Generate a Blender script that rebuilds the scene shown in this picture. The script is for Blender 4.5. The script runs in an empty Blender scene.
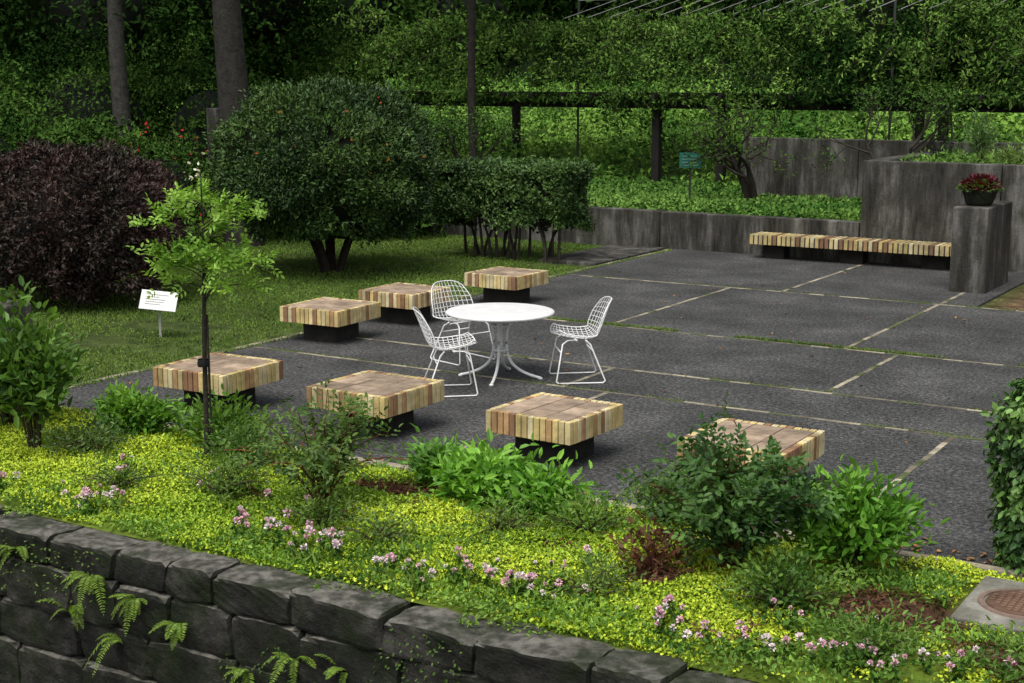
import bpy, math
import numpy as np
from mathutils import Vector
R = np.random.default_rng(11)
scene = bpy.context.scene
COL = scene.collection
def A3(*a): return np.array(a, dtype=float)

# ------------------------------------------------------------------ helpers
def nz(P, f, seed):
    r = np.random.default_rng(seed); P = np.asarray(P, float); out = np.zeros(len(P))
    for i in range(7):
        k = r.normal(size=P.shape[1]) * f * (0.7 + 0.35*i); out += np.sin(P @ k + r.uniform(0, 6.28)) / (1+.18*i)
    return np.clip(out/2.6, -1.3, 1.3)
def unit(V): return V/np.maximum(np.linalg.norm(V, axis=1, keepdims=True), 1e-9)
def rdir(n): return unit(R.normal(size=(n, 3)))

def link(o, parent=None):
    COL.objects.link(o)
    if parent: o.parent = parent
    return o
def empty(name, loc=(0,0,0), rz=0, sc=1):
    e = bpy.data.objects.new(name, None); e.location = loc; e.rotation_euler = (0,0,rz); e.empty_display_size = .2; e.scale=(sc,sc,sc)
    return link(e)
def np_mesh(name, V, faces, C=None, mats=(), parent=None, smooth=False, bevel=0):
    me = bpy.data.meshes.new(name)
    V = np.asarray(V, np.float32)
    me.vertices.add(len(V)); me.vertices.foreach_set('co', V.ravel())
    faces = [np.asarray(f, np.int32) for f in faces if len(f)]
    lv = np.concatenate([f.ravel() for f in faces]); tot = np.concatenate([np.full(len(f), f.shape[1]) for f in faces])
    st = np.concatenate([[0], np.cumsum(tot)[:-1]])
    me.loops.add(len(lv)); me.loops.foreach_set('vertex_index', lv.astype(np.int32))
    me.polygons.add(len(tot)); me.polygons.foreach_set('loop_start', st.astype(np.int32))
    try: me.polygons.foreach_set('loop_total', tot.astype(np.int32))
    except Exception: pass
    me.polygons.foreach_set('use_smooth', np.full(len(tot), bool(smooth)))
    me.update(calc_edges=True)
    if C is not None:
        a = me.color_attributes.new('col', 'FLOAT_COLOR', 'POINT')
        c4 = np.ones((len(V), 4), np.float32); c4[:, :3] = C; a.data.foreach_set('color', c4.ravel())
    for m in mats: me.materials.append(m)
    o = bpy.data.objects.new(name, me); link(o, parent)
    if bevel:
        b = o.modifiers.new('bevel', 'BEVEL'); b.width = bevel; b.segments = 2; b.limit_method = 'ANGLE'
    return o

class MB:
    def __init__(s): s.V=[]; s.F={}; s.C=[]; s.n=0
    def add(s, V, F, C):
        V = np.asarray(V, float); F = np.asarray(F); s.V.append(V)
        C = np.asarray(C, float)
        if C.ndim == 1: C = np.tile(C, (len(V), 1))
        s.C.append(C); s.F.setdefault(F.shape[1], []).append(F + s.n); s.n += len(V)
    def box(s, lo, hi, c):
        x0,y0,z0 = lo; x1,y1,z1 = hi
        s.add([(x0,y0,z0),(x1,y0,z0),(x1,y1,z0),(x0,y1,z0),(x0,y0,z1),(x1,y0,z1),(x1,y1,z1),(x0,y1,z1)],
              [(0,3,2,1),(4,5,6,7),(0,1,5,4),(1,2,6,5),(2,3,7,6),(3,0,4,7)], c)
    def tube(s, pts, rad, c, sides=6):
        pts = np.asarray(pts, float); n = len(pts); rad = np.broadcast_to(rad, (n,))
        T = unit(np.gradient(pts, axis=0)); ref = A3(0,0,1) if abs(T[0][2]) < .9 else A3(1,0,0)
        U = unit(np.cross(T, ref)); W = np.cross(T, U); a = np.arange(sides)*2*math.pi/sides
        V = pts[:,None,:] + rad[:,None,None]*(np.cos(a)[None,:,None]*U[:,None,:] + np.sin(a)[None,:,None]*W[:,None,:])
        F = []
        for i in range(n-1):
            for j in range(sides):
                k=(j+1)%sides; F.append((i*sides+j, i*sides+k, (i+1)*sides+k, (i+1)*sides+j))
        s.add(V.reshape(-1,3), F, c)
        s.add(V[-1], [tuple(range(sides))], c)
    def lathe(s, prof, c, n=48, ctr=(0,0)):
        prof = np.asarray(prof, float); a = np.arange(n)*2*math.pi/n
        V = np.stack([np.outer(prof[:,0], np.cos(a))+ctr[0], np.outer(prof[:,0], np.sin(a))+ctr[1], np.repeat(prof[:,1][:,None], n, 1)], -1)
        F = [(i*n+j, i*n+(j+1)%n, (i+1)*n+(j+1)%n, (i+1)*n+j) for i in range(len(prof)-1) for j in range(n)]
        s.add(V.reshape(-1,3), F, c)
    def leaves(s, P, D, N, L, W, C, hi=False, fold=.25, droop=.15):
        n = len(P); L = np.broadcast_to(L,(n,))[:,None]; W = np.broadcast_to(W,(n,))[:,None]
        D = unit(D); S = unit(np.cross(D, N)); N = np.cross(S, D)
        if hi:
            q = [P, P+D*.25*L+S*.40*W+N*fold*W*.4, P+D*.65*L+S*.40*W+N*(fold*W*.4-droop*.35*L), P+D*L-N*droop*L,
                 P+D*.65*L-S*.40*W+N*(fold*W*.4-droop*.35*L), P+D*.25*L-S*.40*W+N*fold*W*.4]
            k=6; F = np.array([(0,1,2,3),(0,3,4,5)])
        else:
            q = [P, P+D*.45*L+S*.5*W+N*fold*.5*W, P+D*L-N*droop*L, P+D*.45*L-S*.5*W+N*fold*.5*W]
            k=4; F = np.array([(0,1,2),(0,2,3)])
        V = np.stack(q,1).reshape(-1,3); FF = (np.arange(n)[:,None,None]*k + F[None]).reshape(-1, F.shape[1])
        s.add(V, FF, np.repeat(C, k, 0))
    def make(s, name, mat, parent=None, smooth=False, bevel=0):
        return np_mesh(name, np.concatenate(s.V), [np.concatenate(f) for f in s.F.values()], np.concatenate(s.C), [mat], parent, smooth, bevel)

def lcol(P, A, B, f=1.5, seed=1, rnd=.28, cl=.45):
    t = np.clip(.5 + cl*nz(P, f, seed) + R.normal(size=len(P))*rnd, 0, 1)[:,None]
    return (np.array(A)*(1-t) + np.array(B)*t) * R.uniform(.75, 1.2, (len(P),1))

# ------------------------------------------------------------------ materials
def newmat(name):
    m = bpy.data.materials.new(name); m.use_nodes = True; nt = m.node_tree; nt.nodes.clear()
    return m, nt, nt.nodes, nt.links
def leaf_mat(name, trans=.3, rough=.5, spec=.3, diffuse=False):
    m, nt, N, L = newmat(name)
    out = N.new('ShaderNodeOutputMaterial'); at = N.new('ShaderNodeAttribute'); at.attribute_name='col'
    if diffuse:
        p = N.new('ShaderNodeBsdfDiffuse'); L.new(at.outputs['Color'], p.inputs['Color']); L.new(p.outputs[0], out.inputs[0]); return m
    p = N.new('ShaderNodeBsdfPrincipled'); p.inputs['Roughness'].default_value = rough; p.inputs['Specular IOR Level'].default_value = spec
    L.new(at.outputs['Color'], p.inputs['Base Color'])
    if trans == 0: L.new(p.outputs[0], out.inputs[0]); return m
    t = N.new('ShaderNodeBsdfTranslucent'); mx = N.new('ShaderNodeMixShader'); mx.inputs[0].default_value = trans
    g = N.new('ShaderNodeMix'); g.data_type='RGBA'; g.blend_type='MULTIPLY'; g.inputs[0].default_value=1; g.inputs[7].default_value=(1.3,1.4,.6,1)
    L.new(at.outputs['Color'], g.inputs[6]); L.new(g.outputs[2], t.inputs['Color'])
    L.new(p.outputs[0], mx.inputs[1]); L.new(t.outputs[0], mx.inputs[2]); L.new(mx.outputs[0], out.inputs[0])
    return m
def attr_mat(name, rough=.7, nscale=12, namt=.5, bump=.2, bscale=60, spec=.3, stain=None):
    m, nt, N, L = newmat(name)
    out = N.new('ShaderNodeOutputMaterial'); at = N.new('ShaderNodeAttribute'); at.attribute_name='col'
    tc = N.new('ShaderNodeTexCoord'); p = N.new('ShaderNodeBsdfPrincipled'); p.inputs['Roughness'].default_value=rough; p.inputs['Specular IOR Level'].default_value=spec
    n1 = N.new('ShaderNodeTexNoise'); n1.inputs['Scale'].default_value=nscale; n1.inputs['Detail'].default_value=6; n1.inputs['Roughness'].default_value=.65
    mr = N.new('ShaderNodeMapRange'); mr.inputs[1].default_value=.3; mr.inputs[2].default_value=.7; mr.inputs[3].default_value=1-namt; mr.inputs[4].default_value=1+namt*.5
    g = N.new('ShaderNodeMix'); g.data_type='RGBA'; g.blend_type='MULTIPLY'; g.inputs[0].default_value=1
    L.new(tc.outputs['Object'], n1.inputs[0]); L.new(n1.outputs[0], mr.inputs[0]); L.new(at.outputs['Color'], g.inputs[6]); L.new(mr.outputs[0], g.inputs[7])
    colout = g.outputs[2]
    if stain:
        oi = N.new('ShaderNodeObjectInfo'); va = N.new('ShaderNodeVectorMath'); va.operation='ADD'; L.new(tc.outputs['Object'], va.inputs[0]); L.new(oi.outputs['Location'], va.inputs[1])
        n4 = N.new('ShaderNodeTexNoise'); n4.inputs['Scale'].default_value=3.4; n4.inputs['Detail'].default_value=7; n4.inputs['Roughness'].default_value=.72; L.new(va.outputs[0], n4.inputs[0])
        m4 = N.new('ShaderNodeMapRange'); m4.inputs[1].default_value=.46; m4.inputs[2].default_value=.64; m4.inputs[4].default_value=.62; L.new(n4.outputs[0], m4.inputs[0])
        ge = N.new('ShaderNodeNewGeometry'); sx = N.new('ShaderNodeSeparateXYZ'); L.new(ge.outputs['Normal'], sx.inputs[0])
        mz = N.new('ShaderNodeMapRange'); mz.inputs[1].default_value=.2; mz.inputs[2].default_value=.9; mz.inputs[3].default_value=.45; L.new(sx.outputs['Z'], mz.inputs[0])
        mu_ = N.new('ShaderNodeMath'); mu_.operation='MULTIPLY'; L.new(m4.outputs[0], mu_.inputs[0]); L.new(mz.outputs[0], mu_.inputs[1])
        g4 = N.new('ShaderNodeMix'); g4.data_type='RGBA'; L.new(mu_.outputs[0], g4.inputs[0]); L.new(colout, g4.inputs[6]); g4.inputs[7].default_value=(*stain,1); colout=g4.outputs[2]
    L.new(colout, p.inputs['Base Color'])
    n2 = N.new('ShaderNodeTexNoise'); n2.inputs['Scale'].default_value=bscale; n2.inputs['Detail'].default_value=4; L.new(tc.outputs['Object'], n2.inputs[0])
    b = N.new('ShaderNodeBump'); b.inputs['Strength'].default_value=bump; b.inputs['Distance'].default_value=.02
    L.new(n2.outputs[0], b.inputs['Height']); L.new(b.outputs[0], p.inputs['Normal']); L.new(p.outputs[0], out.inputs[0])
    return m
def ramp(N, stops):
    r = N.new('ShaderNodeValToRGB'); e = r.color_ramp.elements
    e[0].position, e[0].color = stops[0][0], (*stops[0][1],1); e[1].position, e[1].color = stops[-1][0], (*stops[-1][1],1)
    for p,c in stops[1:-1]: x = e.new(p); x.color=(*c,1)
    return r
def asphalt_mat():
    m, nt, N, L = newmat('asphalt')
    out = N.new('ShaderNodeOutputMaterial'); tc = N.new('ShaderNodeTexCoord'); p = N.new('ShaderNodeBsdfPrincipled')
    n1 = N.new('ShaderNodeTexNoise'); n1.inputs['Scale'].default_value=.9; n1.inputs['Detail'].default_value=8; n1.inputs['Roughness'].default_value=.72
    n2 = N.new('ShaderNodeTexNoise'); n2.inputs['Scale'].default_value=26; n2.inputs['Detail'].default_value=4; n2.inputs['Roughness'].default_value=.9
    vo = N.new('ShaderNodeTexVoronoi'); vo.inputs['Scale'].default_value=70
    for n in (n1,n2,vo): L.new(tc.outputs['Object'], n.inputs['Vector'])
    r1 = ramp(N, [(.3,(.030,.030,.030)),(.5,(.055,.055,.055)),(.7,(.095,.095,.093))]); L.new(n1.outputs[0], r1.inputs[0])
    r2 = ramp(N, [(.34,(.15,.15,.15)),(.5,(.85,.85,.85)),(.66,(2.9,2.9,2.8))]); L.new(n2.outputs[0], r2.inputs[0])
    g = N.new('ShaderNodeMix'); g.data_type='RGBA'; g.blend_type='MULTIPLY'; g.inputs[0].default_value=1; L.new(r1.outputs[0], g.inputs[6]); L.new(r2.outputs[0], g.inputs[7])
    n6 = N.new('ShaderNodeTexNoise'); n6.inputs['Scale'].default_value=1.7; n6.inputs['Detail'].default_value=6; n6.inputs['Roughness'].default_value=.75
    vo2 = N.new('ShaderNodeVectorMath'); vo2.operation='ADD'; vo2.inputs[1].default_value=(13,7,3); L.new(tc.outputs['Object'], vo2.inputs[0]); L.new(vo2.outputs[0], n6.inputs['Vector'])
    m6 = N.new('ShaderNodeMapRange'); m6.inputs[1].default_value=.56; m6.inputs[2].default_value=.72; m6.inputs[4].default_value=.35; L.new(n6.outputs[0], m6.inputs[0])
    g6 = N.new('ShaderNodeMix'); g6.data_type='RGBA'; L.new(m6.outputs[0], g6.inputs[0]); L.new(g.outputs[2], g6.inputs[6]); g6.inputs[7].default_value=(.07,.075,.045,1)
    L.new(g6.outputs[2], p.inputs['Base Color'])
    p.inputs['Roughness'].default_value=.85; p.inputs['Specular IOR Level'].default_value=.2
    b = N.new('ShaderNodeBump'); b.inputs['Strength'].default_value=.6; b.inputs['Distance'].default_value=.01; L.new(vo.outputs['Distance'], b.inputs['Height']); L.new(b.outputs[0], p.inputs['Normal'])
    L.new(p.outputs[0], out.inputs[0]); return m
def concrete_mat(name, dark, mid, light, streak=True, moss=(.03,.045,.015), mossamt=.35, bump=.55, top=None):
    m, nt, N, L = newmat(name)
    out = N.new('ShaderNodeOutputMaterial'); tc = N.new('ShaderNodeTexCoord'); p = N.new('ShaderNodeBsdfPrincipled'); p.inputs['Roughness'].default_value=.9; p.inputs['Specular IOR Level'].default_value=.2
    mp = N.new('ShaderNodeMapping'); mp.inputs['Scale'].default_value = (2.6,2.6,.4) if streak else (2,2,2); L.new(tc.outputs['Object'], mp.inputs[0])
    n1 = N.new('ShaderNodeTexNoise'); n1.inputs['Scale'].default_value=1.3; n1.inputs['Detail'].default_value=8; n1.inputs['Roughness'].default_value=.72; L.new(mp.outputs[0], n1.inputs[0])
    r1 = ramp(N, [(.36,dark),(.5,mid),(.64,light)]); L.new(n1.outputs[0], r1.inputs[0]); col=r1.outputs[0]
    n2 = N.new('ShaderNodeTexNoise'); n2.inputs['Scale'].default_value=2.2; n2.inputs['Detail'].default_value=8; n2.inputs['Roughness'].default_value=.7; L.new(tc.outputs['Object'], n2.inputs[0])
    if top:   # upper faces painted lighter as if lit from above, with lichen mottling
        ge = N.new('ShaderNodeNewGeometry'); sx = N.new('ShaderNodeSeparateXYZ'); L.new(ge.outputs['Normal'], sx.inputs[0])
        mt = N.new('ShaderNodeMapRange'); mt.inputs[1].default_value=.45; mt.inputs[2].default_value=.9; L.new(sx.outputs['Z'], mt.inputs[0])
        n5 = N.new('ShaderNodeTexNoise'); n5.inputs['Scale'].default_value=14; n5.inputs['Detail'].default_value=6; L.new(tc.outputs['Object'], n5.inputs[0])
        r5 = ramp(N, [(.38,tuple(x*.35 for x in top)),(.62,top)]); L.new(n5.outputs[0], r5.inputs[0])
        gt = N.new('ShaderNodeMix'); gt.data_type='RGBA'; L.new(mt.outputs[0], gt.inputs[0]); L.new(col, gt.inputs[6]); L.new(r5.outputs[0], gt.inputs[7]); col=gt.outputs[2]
    mr = N.new('ShaderNodeMapRange'); mr.inputs[1].default_value=.46; mr.inputs[2].default_value=.6; mr.inputs[3].default_value=0; mr.inputs[4].default_value=mossamt; L.new(n2.outputs[0], mr.inputs[0])
    g = N.new('ShaderNodeMix'); g.data_type='RGBA'; L.new(mr.outputs[0], g.inputs[0]); L.new(col, g.inputs[6]); g.inputs[7].default_value=(*moss,1)
    L.new(g.outputs[2], p.inputs['Base Color'])
    n3 = N.new('ShaderNodeTexNoise'); n3.inputs['Scale'].default_value=22; n3.inputs['Detail'].default_value=7; n3.inputs['Roughness'].default_value=.7; L.new(tc.outputs['Object'], n3.inputs[0])
    b = N.new('ShaderNodeBump'); b.inputs['Strength'].default_value=bump; b.inputs['Distance'].default_value=.03; L.new(n3.outputs[0], b.inputs['Height']); L.new(b.outputs[0], p.inputs['Normal'])
    L.new(p.outputs[0], out.inputs[0]); return m
M_leaf = leaf_mat('leaf', .3); M_leafd = leaf_mat('leaf_glossy', 0, .5, .3); M_far = leaf_mat('leaf_far', diffuse=True); M_petal = leaf_mat('petal', diffuse=True)
M_bark = attr_mat('bark', .9, 9, .6, .8, 25); M_soil = attr_mat('soil_ground', .95, 3.5, .65, .8, 30, .1)
M_tile = attr_mat('glazed_tile', .6, 6, .45, .15, 70, .25, stain=(.095,.075,.05)); M_asph = asphalt_mat()
M_line = attr_mat('joint_strip', .85, 5, .6, .3, 60)
M_conc = concrete_mat('stained_concrete', (.016,.015,.012), (.062,.059,.052), (.17,.165,.15), moss=(.028,.028,.018), mossamt=.55)
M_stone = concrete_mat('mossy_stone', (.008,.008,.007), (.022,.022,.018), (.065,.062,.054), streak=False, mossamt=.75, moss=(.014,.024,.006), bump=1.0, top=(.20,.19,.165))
M_slab = concrete_mat('concrete_slab', (.13,.12,.10), (.22,.21,.18), (.34,.32,.28), streak=False, mossamt=.4)
M_dark = attr_mat('dark_base', .9, 8, .5, .3, 40)
M_paint = attr_mat('white_paint', .4, 6, .12, .05, 30, .5)
M_wood = attr_mat('dark_timber', .85, 7, .5, .5, 30)

# ------------------------------------------------------------------ terrain (one sheet)
def tz(v, u):
    v = np.asarray(v, float); u = np.asarray(u, float)
    z = np.where(u < 6.5, -1.6, -.03)
    z = np.where(u > 24.2, .55, z)
    z = np.where(u > 29, .55 + .13*(u-29), z)
    z = np.where(u > 47, 2.9 + .6*(u-47), z)
    z = np.minimum(z, 16)
    bump = .12*np.sin(v*.7+u*.4)+.1*np.sin(v*1.3-u*.9+1)
    return z + np.where(u > 30, bump, 0)
vs = np.unique(np.concatenate([np.linspace(-200,-40,17), np.arange(-40,6,.5), np.linspace(6,200,20)]))
us = np.unique(np.concatenate([np.linspace(-120,5,14), [6.46,6.54], np.arange(7,24,.5), [24.12,24.28], np.arange(25,60,.6), np.linspace(60,260,20)]))
VV, UU = np.meshgrid(vs, us, indexing='ij'); ZZ = tz(VV, UU)
TV = np.stack([VV, UU, ZZ], -1).reshape(-1,3); nu = len(us)
ii, jj = np.meshgrid(np.arange(len(vs)-1), np.arange(nu-1), indexing='ij'); a = (ii*nu+jj).ravel()
TF = np.stack([a, a+nu, a+nu+1, a+1], 1)
g = np.clip(.5+.5*nz(TV[:,:2], .6, 3),0,1)[:,None]
TC = A3(.05,.07,.02)*(1-g) + A3(.085,.12,.03)*g
far = (TV[:,1] > 24)[:,None]; TC = np.where(far, A3(.04,.075,.015)*(1-g)+A3(.07,.13,.025)*g, TC)
TC = np.where((TV[:,1] > 46)[:,None], A3(.012,.022,.008), TC)
TC = np.where((TV[:,1] < 6.5)[:,None], A3(.05,.045,.035), TC)
TC = np.where(((TV[:,0] > -5) & (TV[:,1] > 19.9) & (TV[:,1] < 24))[:,None], A3(.13,.085,.05), TC)
np_mesh('ground', TV, [TF], TC, [M_soil], smooth=True)

# ------------------------------------------------------------------ patio
b = MB(); b.box((-11.4,9.05,-.12),(9,19.93,0),(0.05,)*3); b.box((-11.4,19.93,-.12),(-4.9,24.04,0),(.05,)*3)
b.make('patio_pavement', M_asph)
b = MB(); cL = A3(.36,.32,.23)
def strip(v0,v1,u0,u1):
    L_ = max(v1-v0,u1-u0); n = max(1,int(L_/.22))
    for i in range(n):
        k = R.uniform(.35,1.2); c_=cL*k
        if R.random()<.22: c_=A3(.10,.12,.045)
        j=R.uniform(-.006,.006)
        if v1-v0 > u1-u0: b.box((v0+(v1-v0)*i/n,u0+j,-.02),(v0+(v1-v0)*(i+1)/n-.004,u1+j,.004),c_)
        else: b.box((v0+j,u0+(u1-u0)*i/n,-.02),(v1+j,u0+(u1-u0)*(i+1)/n-.004,.004),c_)
w=.025
for u_, va, vb in [(12.5,-11.3,9),(13.62,-11.3,9),(16.0,-11.3,9),(19.95,-11.3,-3.0)]: strip(va,vb,u_-w,u_+w)
for v_, ua, ub in [(-8.5,16.04,19.9),(-7.7,20,24.0),(-5.38,16.04,19.9),(-5.38,20,21.3),(-4.75,13.66,15.96),(-3.18,9.1,12.46),(-6.62,9.1,12.46),(-7.15,12.54,13.58),(-.9,13.66,15.96)]: strip(v_-w,v_+w,ua,ub)
strip(-11.46,-11.36,9.0,23.9)
b.make('patio_joint_lines', M_line)
b = MB()
for i in range(26):
    v0=-11.4+i*.8; b.box((v0,8.97,-.1),(v0+.79,9.05,.05),A3(.42,.37,.27)*R.uniform(.7,1.1))
b.make('patio_kerb', M_line, bevel=.006)
b = MB(); b.box((-12.6,21.2,-.05),(-11.5,23.9,.03),A3(.1,.1,.1)); b.make('concrete_step', M_conc, bevel=.01)

# ------------------------------------------------------------------ concrete walls
def box_obj(name, boxes, mat, bevel=.015, c=(.2,.2,.2)):
    b = MB()
    for lo,hi in boxes: b.box(lo,hi,A3(*c))
    return b.make(name, mat, bevel=bevel)
box_obj('low_concrete_wall', [((-22,24.05,-.1),(-14.6,24.3,.68)),((-14.59,24.05,-.1),(-11.7,24.3,.68)),((-11.69,24.05,-.1),(-7.93,24.3,.67))], M_conc)
box_obj('raised_planter_wall', [((-7.9,24.05,-.1),(-5.6,24.35,1.72)),((-5.585,24.05,-.1),(-3.4,24.35,1.72)),((-3.385,24.05,-.1),(4,24.35,1.72)),((-7.9,24.353,-.1),(-7.6,27.99,1.72))], M_conc)
box_obj('back_concrete_wall', [((-11.75,28.0,.3),(-9.3,28.3,1.9)),((-9.29,28.0,.3),(4,28.3,1.9))], M_conc)
b = MB(); b.box((-7.6,24.35,.2),(4,28.0,1.55),A3(.06,.05,.035)); b.make('planter_soil', M_soil)
box_obj('concrete_pier', [((-5.62,21.3,-.1),(-5.1,22.75,1.25)),], M_conc, .02)
box_obj('stone_block', [((-14.9,11.2,-.1),(-14.4,11.9,.36))], M_conc, .03)

# ------------------------------------------------------------------ tiled benches
def tilec():
    base = [A3(.64,.49,.22),A3(.70,.57,.29),A3(.50,.31,.15),A3(.74,.64,.38),A3(.32,.18,.10),A3(.68,.54,.22),A3(.72,.60,.32)][R.integers(7)]
    return base*R.uniform(.85,1.12)
def tiled_bench(v,u,rz=0.0,S=.88):
    e = empty('tiled_bench',(v,u,0),rz); H=.42; T=.185; h=S/2
    b = MB(); b.box((-h+.02,-h+.02,H-T+.01),(h-.02,h-.02,H-.008),A3(.09,.06,.045))
    n=14; p=S/n; d=.055
    for i in range(n):
        a0=-h+i*p+.005; a1=-h+(i+1)*p-.005
        for s in (-1,1):
            j=R.uniform(-.002,.002)
            b.box((a0, min(s*h,s*(h-d))+j, H-T),(a1,max(s*h,s*(h-d))+j,H+j),tilec())
            if 0<i<n-1: b.box((min(s*h,s*(h-d))+j,a0,H-T),(max(s*h,s*(h-d))+j,a1,H+j),tilec())
    m=3; q=(S-2*d-.008)/m
    for i in range(m):
        for k in range(m):
            x0=-h+d+.006+i*q; y0=-h+d+.006+k*q; f=R.uniform(.7,1.15)
            b.box((x0,y0,H-.03),(x0+q-.012,y0+q-.012,H-.003+R.uniform(-.002,.002)),A3(.42,.315,.225)*f)
    b.make('seat',M_tile,e,bevel=.004)
    b = MB(); b.box((-.24,-.24,-.02),(.24,.24,H-T-.001),A3(.03,.028,.025)); b.make('pedestal',M_dark,e,bevel=.01)
for v,u,rz,S in [(-9.48,9.98,.03,.87),(-7.66,10.05,-.02,.88),(-5.83,10.08,-.05,.83),(-4.07,10.04,.0,.86),(-10.9,13.43,.03,.87),(-10.9,14.95,0,.86),(-10.66,17.05,-.03,.86)]:
    tiled_bench(v,u,rz,S)
e = empty('long_tiled_bench',(-7.9,23.72,0)); b = MB(); hl=1.78; b.box((-hl+.04,-.24,.26),(hl-.04,.24,.405),A3(.05,.045,.04)); n=42
for i in range(n):
    x0=-hl+i*2*hl/n+.012; c=tilec()*.8
    b.box((x0,-.26,.25),(x0+2*hl/n-.024,.26,.42),c)
b.make('seat',M_tile,e,bevel=.004)
b = MB()
for x in (-1.4,0,1.4): b.box((x-.2,-.08,-.02),(x+.2,.2,.249),A3(.02,.018,.016))
b.make('legs',M_dark,e,bevel=.01)

# ------------------------------------------------------------------ table
WH = A3(.8,.8,.79)
def table(v,u):
    e = empty('round_table',(v,u,0),.35)
    b = MB(); b.lathe([(0.0001,.715),(.53,.715),(.560,.712),(.568,.703),(.566,.689),(.558,.683),(.54,.691),(.0001,.693)],WH*.95,72); b.make('table_top',M_paint,e,smooth=True)
    b = MB()
    for k in range(4):
        a=k*math.pi/2; c,s=math.cos(a),math.sin(a)
        prof=[(.30,.687),(.20,.665),(.12,.61),(.075,.52),(.065,.40),(.07,.28),(.11,.17),(.20,.09),(.32,.04),(.43,.014)]
        t=np.linspace(0,len(prof)-1,28); r=np.interp(t,range(len(prof)),[p[0] for p in prof]); z=np.interp(t,range(len(prof)),[p[1] for p in prof])
        for _ in range(2): r[1:-1]=(r[:-2]+2*r[1:-1]+r[2:])/4; z[1:-1]=(z[:-2]+2*z[1:-1]+z[2:])/4
        b.tube(np.stack([r*c,r*s,z],1),.016,WH,8)
        b.lathe([(.0001,.0),(.024,.0),(.024,.016),(.012,.026)],WH,10,(r[-1]*c,r[-1]*s))
    b.lathe([(.028,.30),(.028,.69)],WH,14)
    b.lathe([(.055,.29),(.085,.29),(.085,.31),(.055,.31),(.055,.29)],WH,20); b.lathe([(.055,.55),(.09,.55),(.09,.565),(.055,.565),(.055,.55)],WH,20)
    b.make('pedestal_legs',M_paint,e,smooth=True)
table(-7.92,12.54)

# ------------------------------------------------------------------ wire chairs (local +x = front)
m, nt, N_, L2 = newmat('white_coated_wire'); o_=N_.new('ShaderNodeOutputMaterial'); p_=N_.new('ShaderNodeBsdfPrincipled'); nn=N_.new('ShaderNodeTexNoise'); nn.inputs['Scale'].default_value=15
rr=ramp(N_,[(.35,(.68,.68,.66)),(.6,(.84,.84,.83))]); L2.new(nn.outputs[0],rr.inputs[0]); L2.new(rr.outputs[0],p_.inputs['Base Color']); p_.inputs['Roughness'].default_value=.35; L2.new(p_.outputs[0],o_.inputs[0]); M_paintc=m
def chair(v,u,rz):
    e = empty('wire_chair',(v,u,0),rz,1.08)
    tk=[0,.2,.4,.52,.62,.74,.87,1]; fx=[.25,.12,-.04,-.14,-.195,-.235,-.275,-.33]; fz=[.462,.428,.405,.412,.455,.55,.665,.79]; hw=[.21,.262,.28,.278,.275,.268,.252,.20]
    tt=np.linspace(0,1,49)
    def sm(y):
        y=np.interp(tt,tk,y)
        for _ in range(10): y[1:-1]=(y[:-2]+2*y[1:-1]+y[2:])/4
        return y
    FX,FZ,HW=sm(fx),sm(fz),sm(hw)
    back=np.clip((tt-.5)/.2,0,1)
    def S(s,t):
        x=np.interp(t,tt,FX);z=np.interp(t,tt,FZ);wd=np.interp(t,tt,HW);bk=np.interp(t,tt,back)
        fr=np.clip((.15-t)/.15,0,1); tp=np.clip((t-.82)/.18,0,1)
        x=x+.07*s*s*bk-.05*np.abs(s)**4*fr; z=z+.055*s*s*(1-bk)-.05*np.abs(s)**4*tp
        return np.stack([x,s*wd,z],-1)
    def curve(name,lines,rad,cyc=()):
        cu=bpy.data.curves.new(name,'CURVE'); cu.dimensions='3D'; cu.bevel_depth=rad; cu.bevel_resolution=1
        for i,l in enumerate(lines):
            sp=cu.splines.new('POLY'); sp.points.add(len(l)-1); l=np.asarray(l); sp.points.foreach_set('co',np.c_[l,np.ones(len(l))].ravel()); sp.use_cyclic_u=(i in cyc)
        cu.materials.append(M_paintc); o=bpy.data.objects.new(name,cu); link(o,e)
    L_=[S(np.full(33,s),np.linspace(0,1,33)) for s in np.linspace(-1,1,12)[1:-1]]+[S(np.linspace(-1,1,17),np.full(17,t)) for t in np.linspace(0,1,19)[1:-1]]
    curve('wire_shell',L_,.0031)
    rim=np.concatenate([S(np.full(30,-1.),np.linspace(0,1,30)),S(np.linspace(-1,1,14),np.full(14,1.))[1:],S(np.full(30,1.),np.linspace(1,0,30))[1:],S(np.linspace(1,-1,14),np.full(14,0.))[1:-1]])
    curve('rim',[rim],.006,(0,))
    legs=[]
    for s in (-1,1):
        legs.append([( .02,s*.12,.405),(.12,s*.17,.41),(.17,s*.19,.38),(.235,s*.235,.03),(.22,s*.24,.010),(-.21,s*.25,.010),(-.235,s*.245,.03),(-.10,s*.17,.37),(-.06,s*.13,.405)])
    legs.append([(.187,-.20,.30),(.187,.20,.30)]); legs.append([(-.13,-.185,.30),(-.13,.185,.30)]); legs.append([(.03,-.2,.405),(.03,.2,.405)])
    curve('legs',legs,.008)
CY=math.radians(31.8)   # patio grid is turned this much from the viewing axis
chair(-7.20,12.90,math.pi+CY+.12)
chair(-8.78,13.13,CY-.85)
chair(-7.98,11.68,CY+.15)

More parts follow.
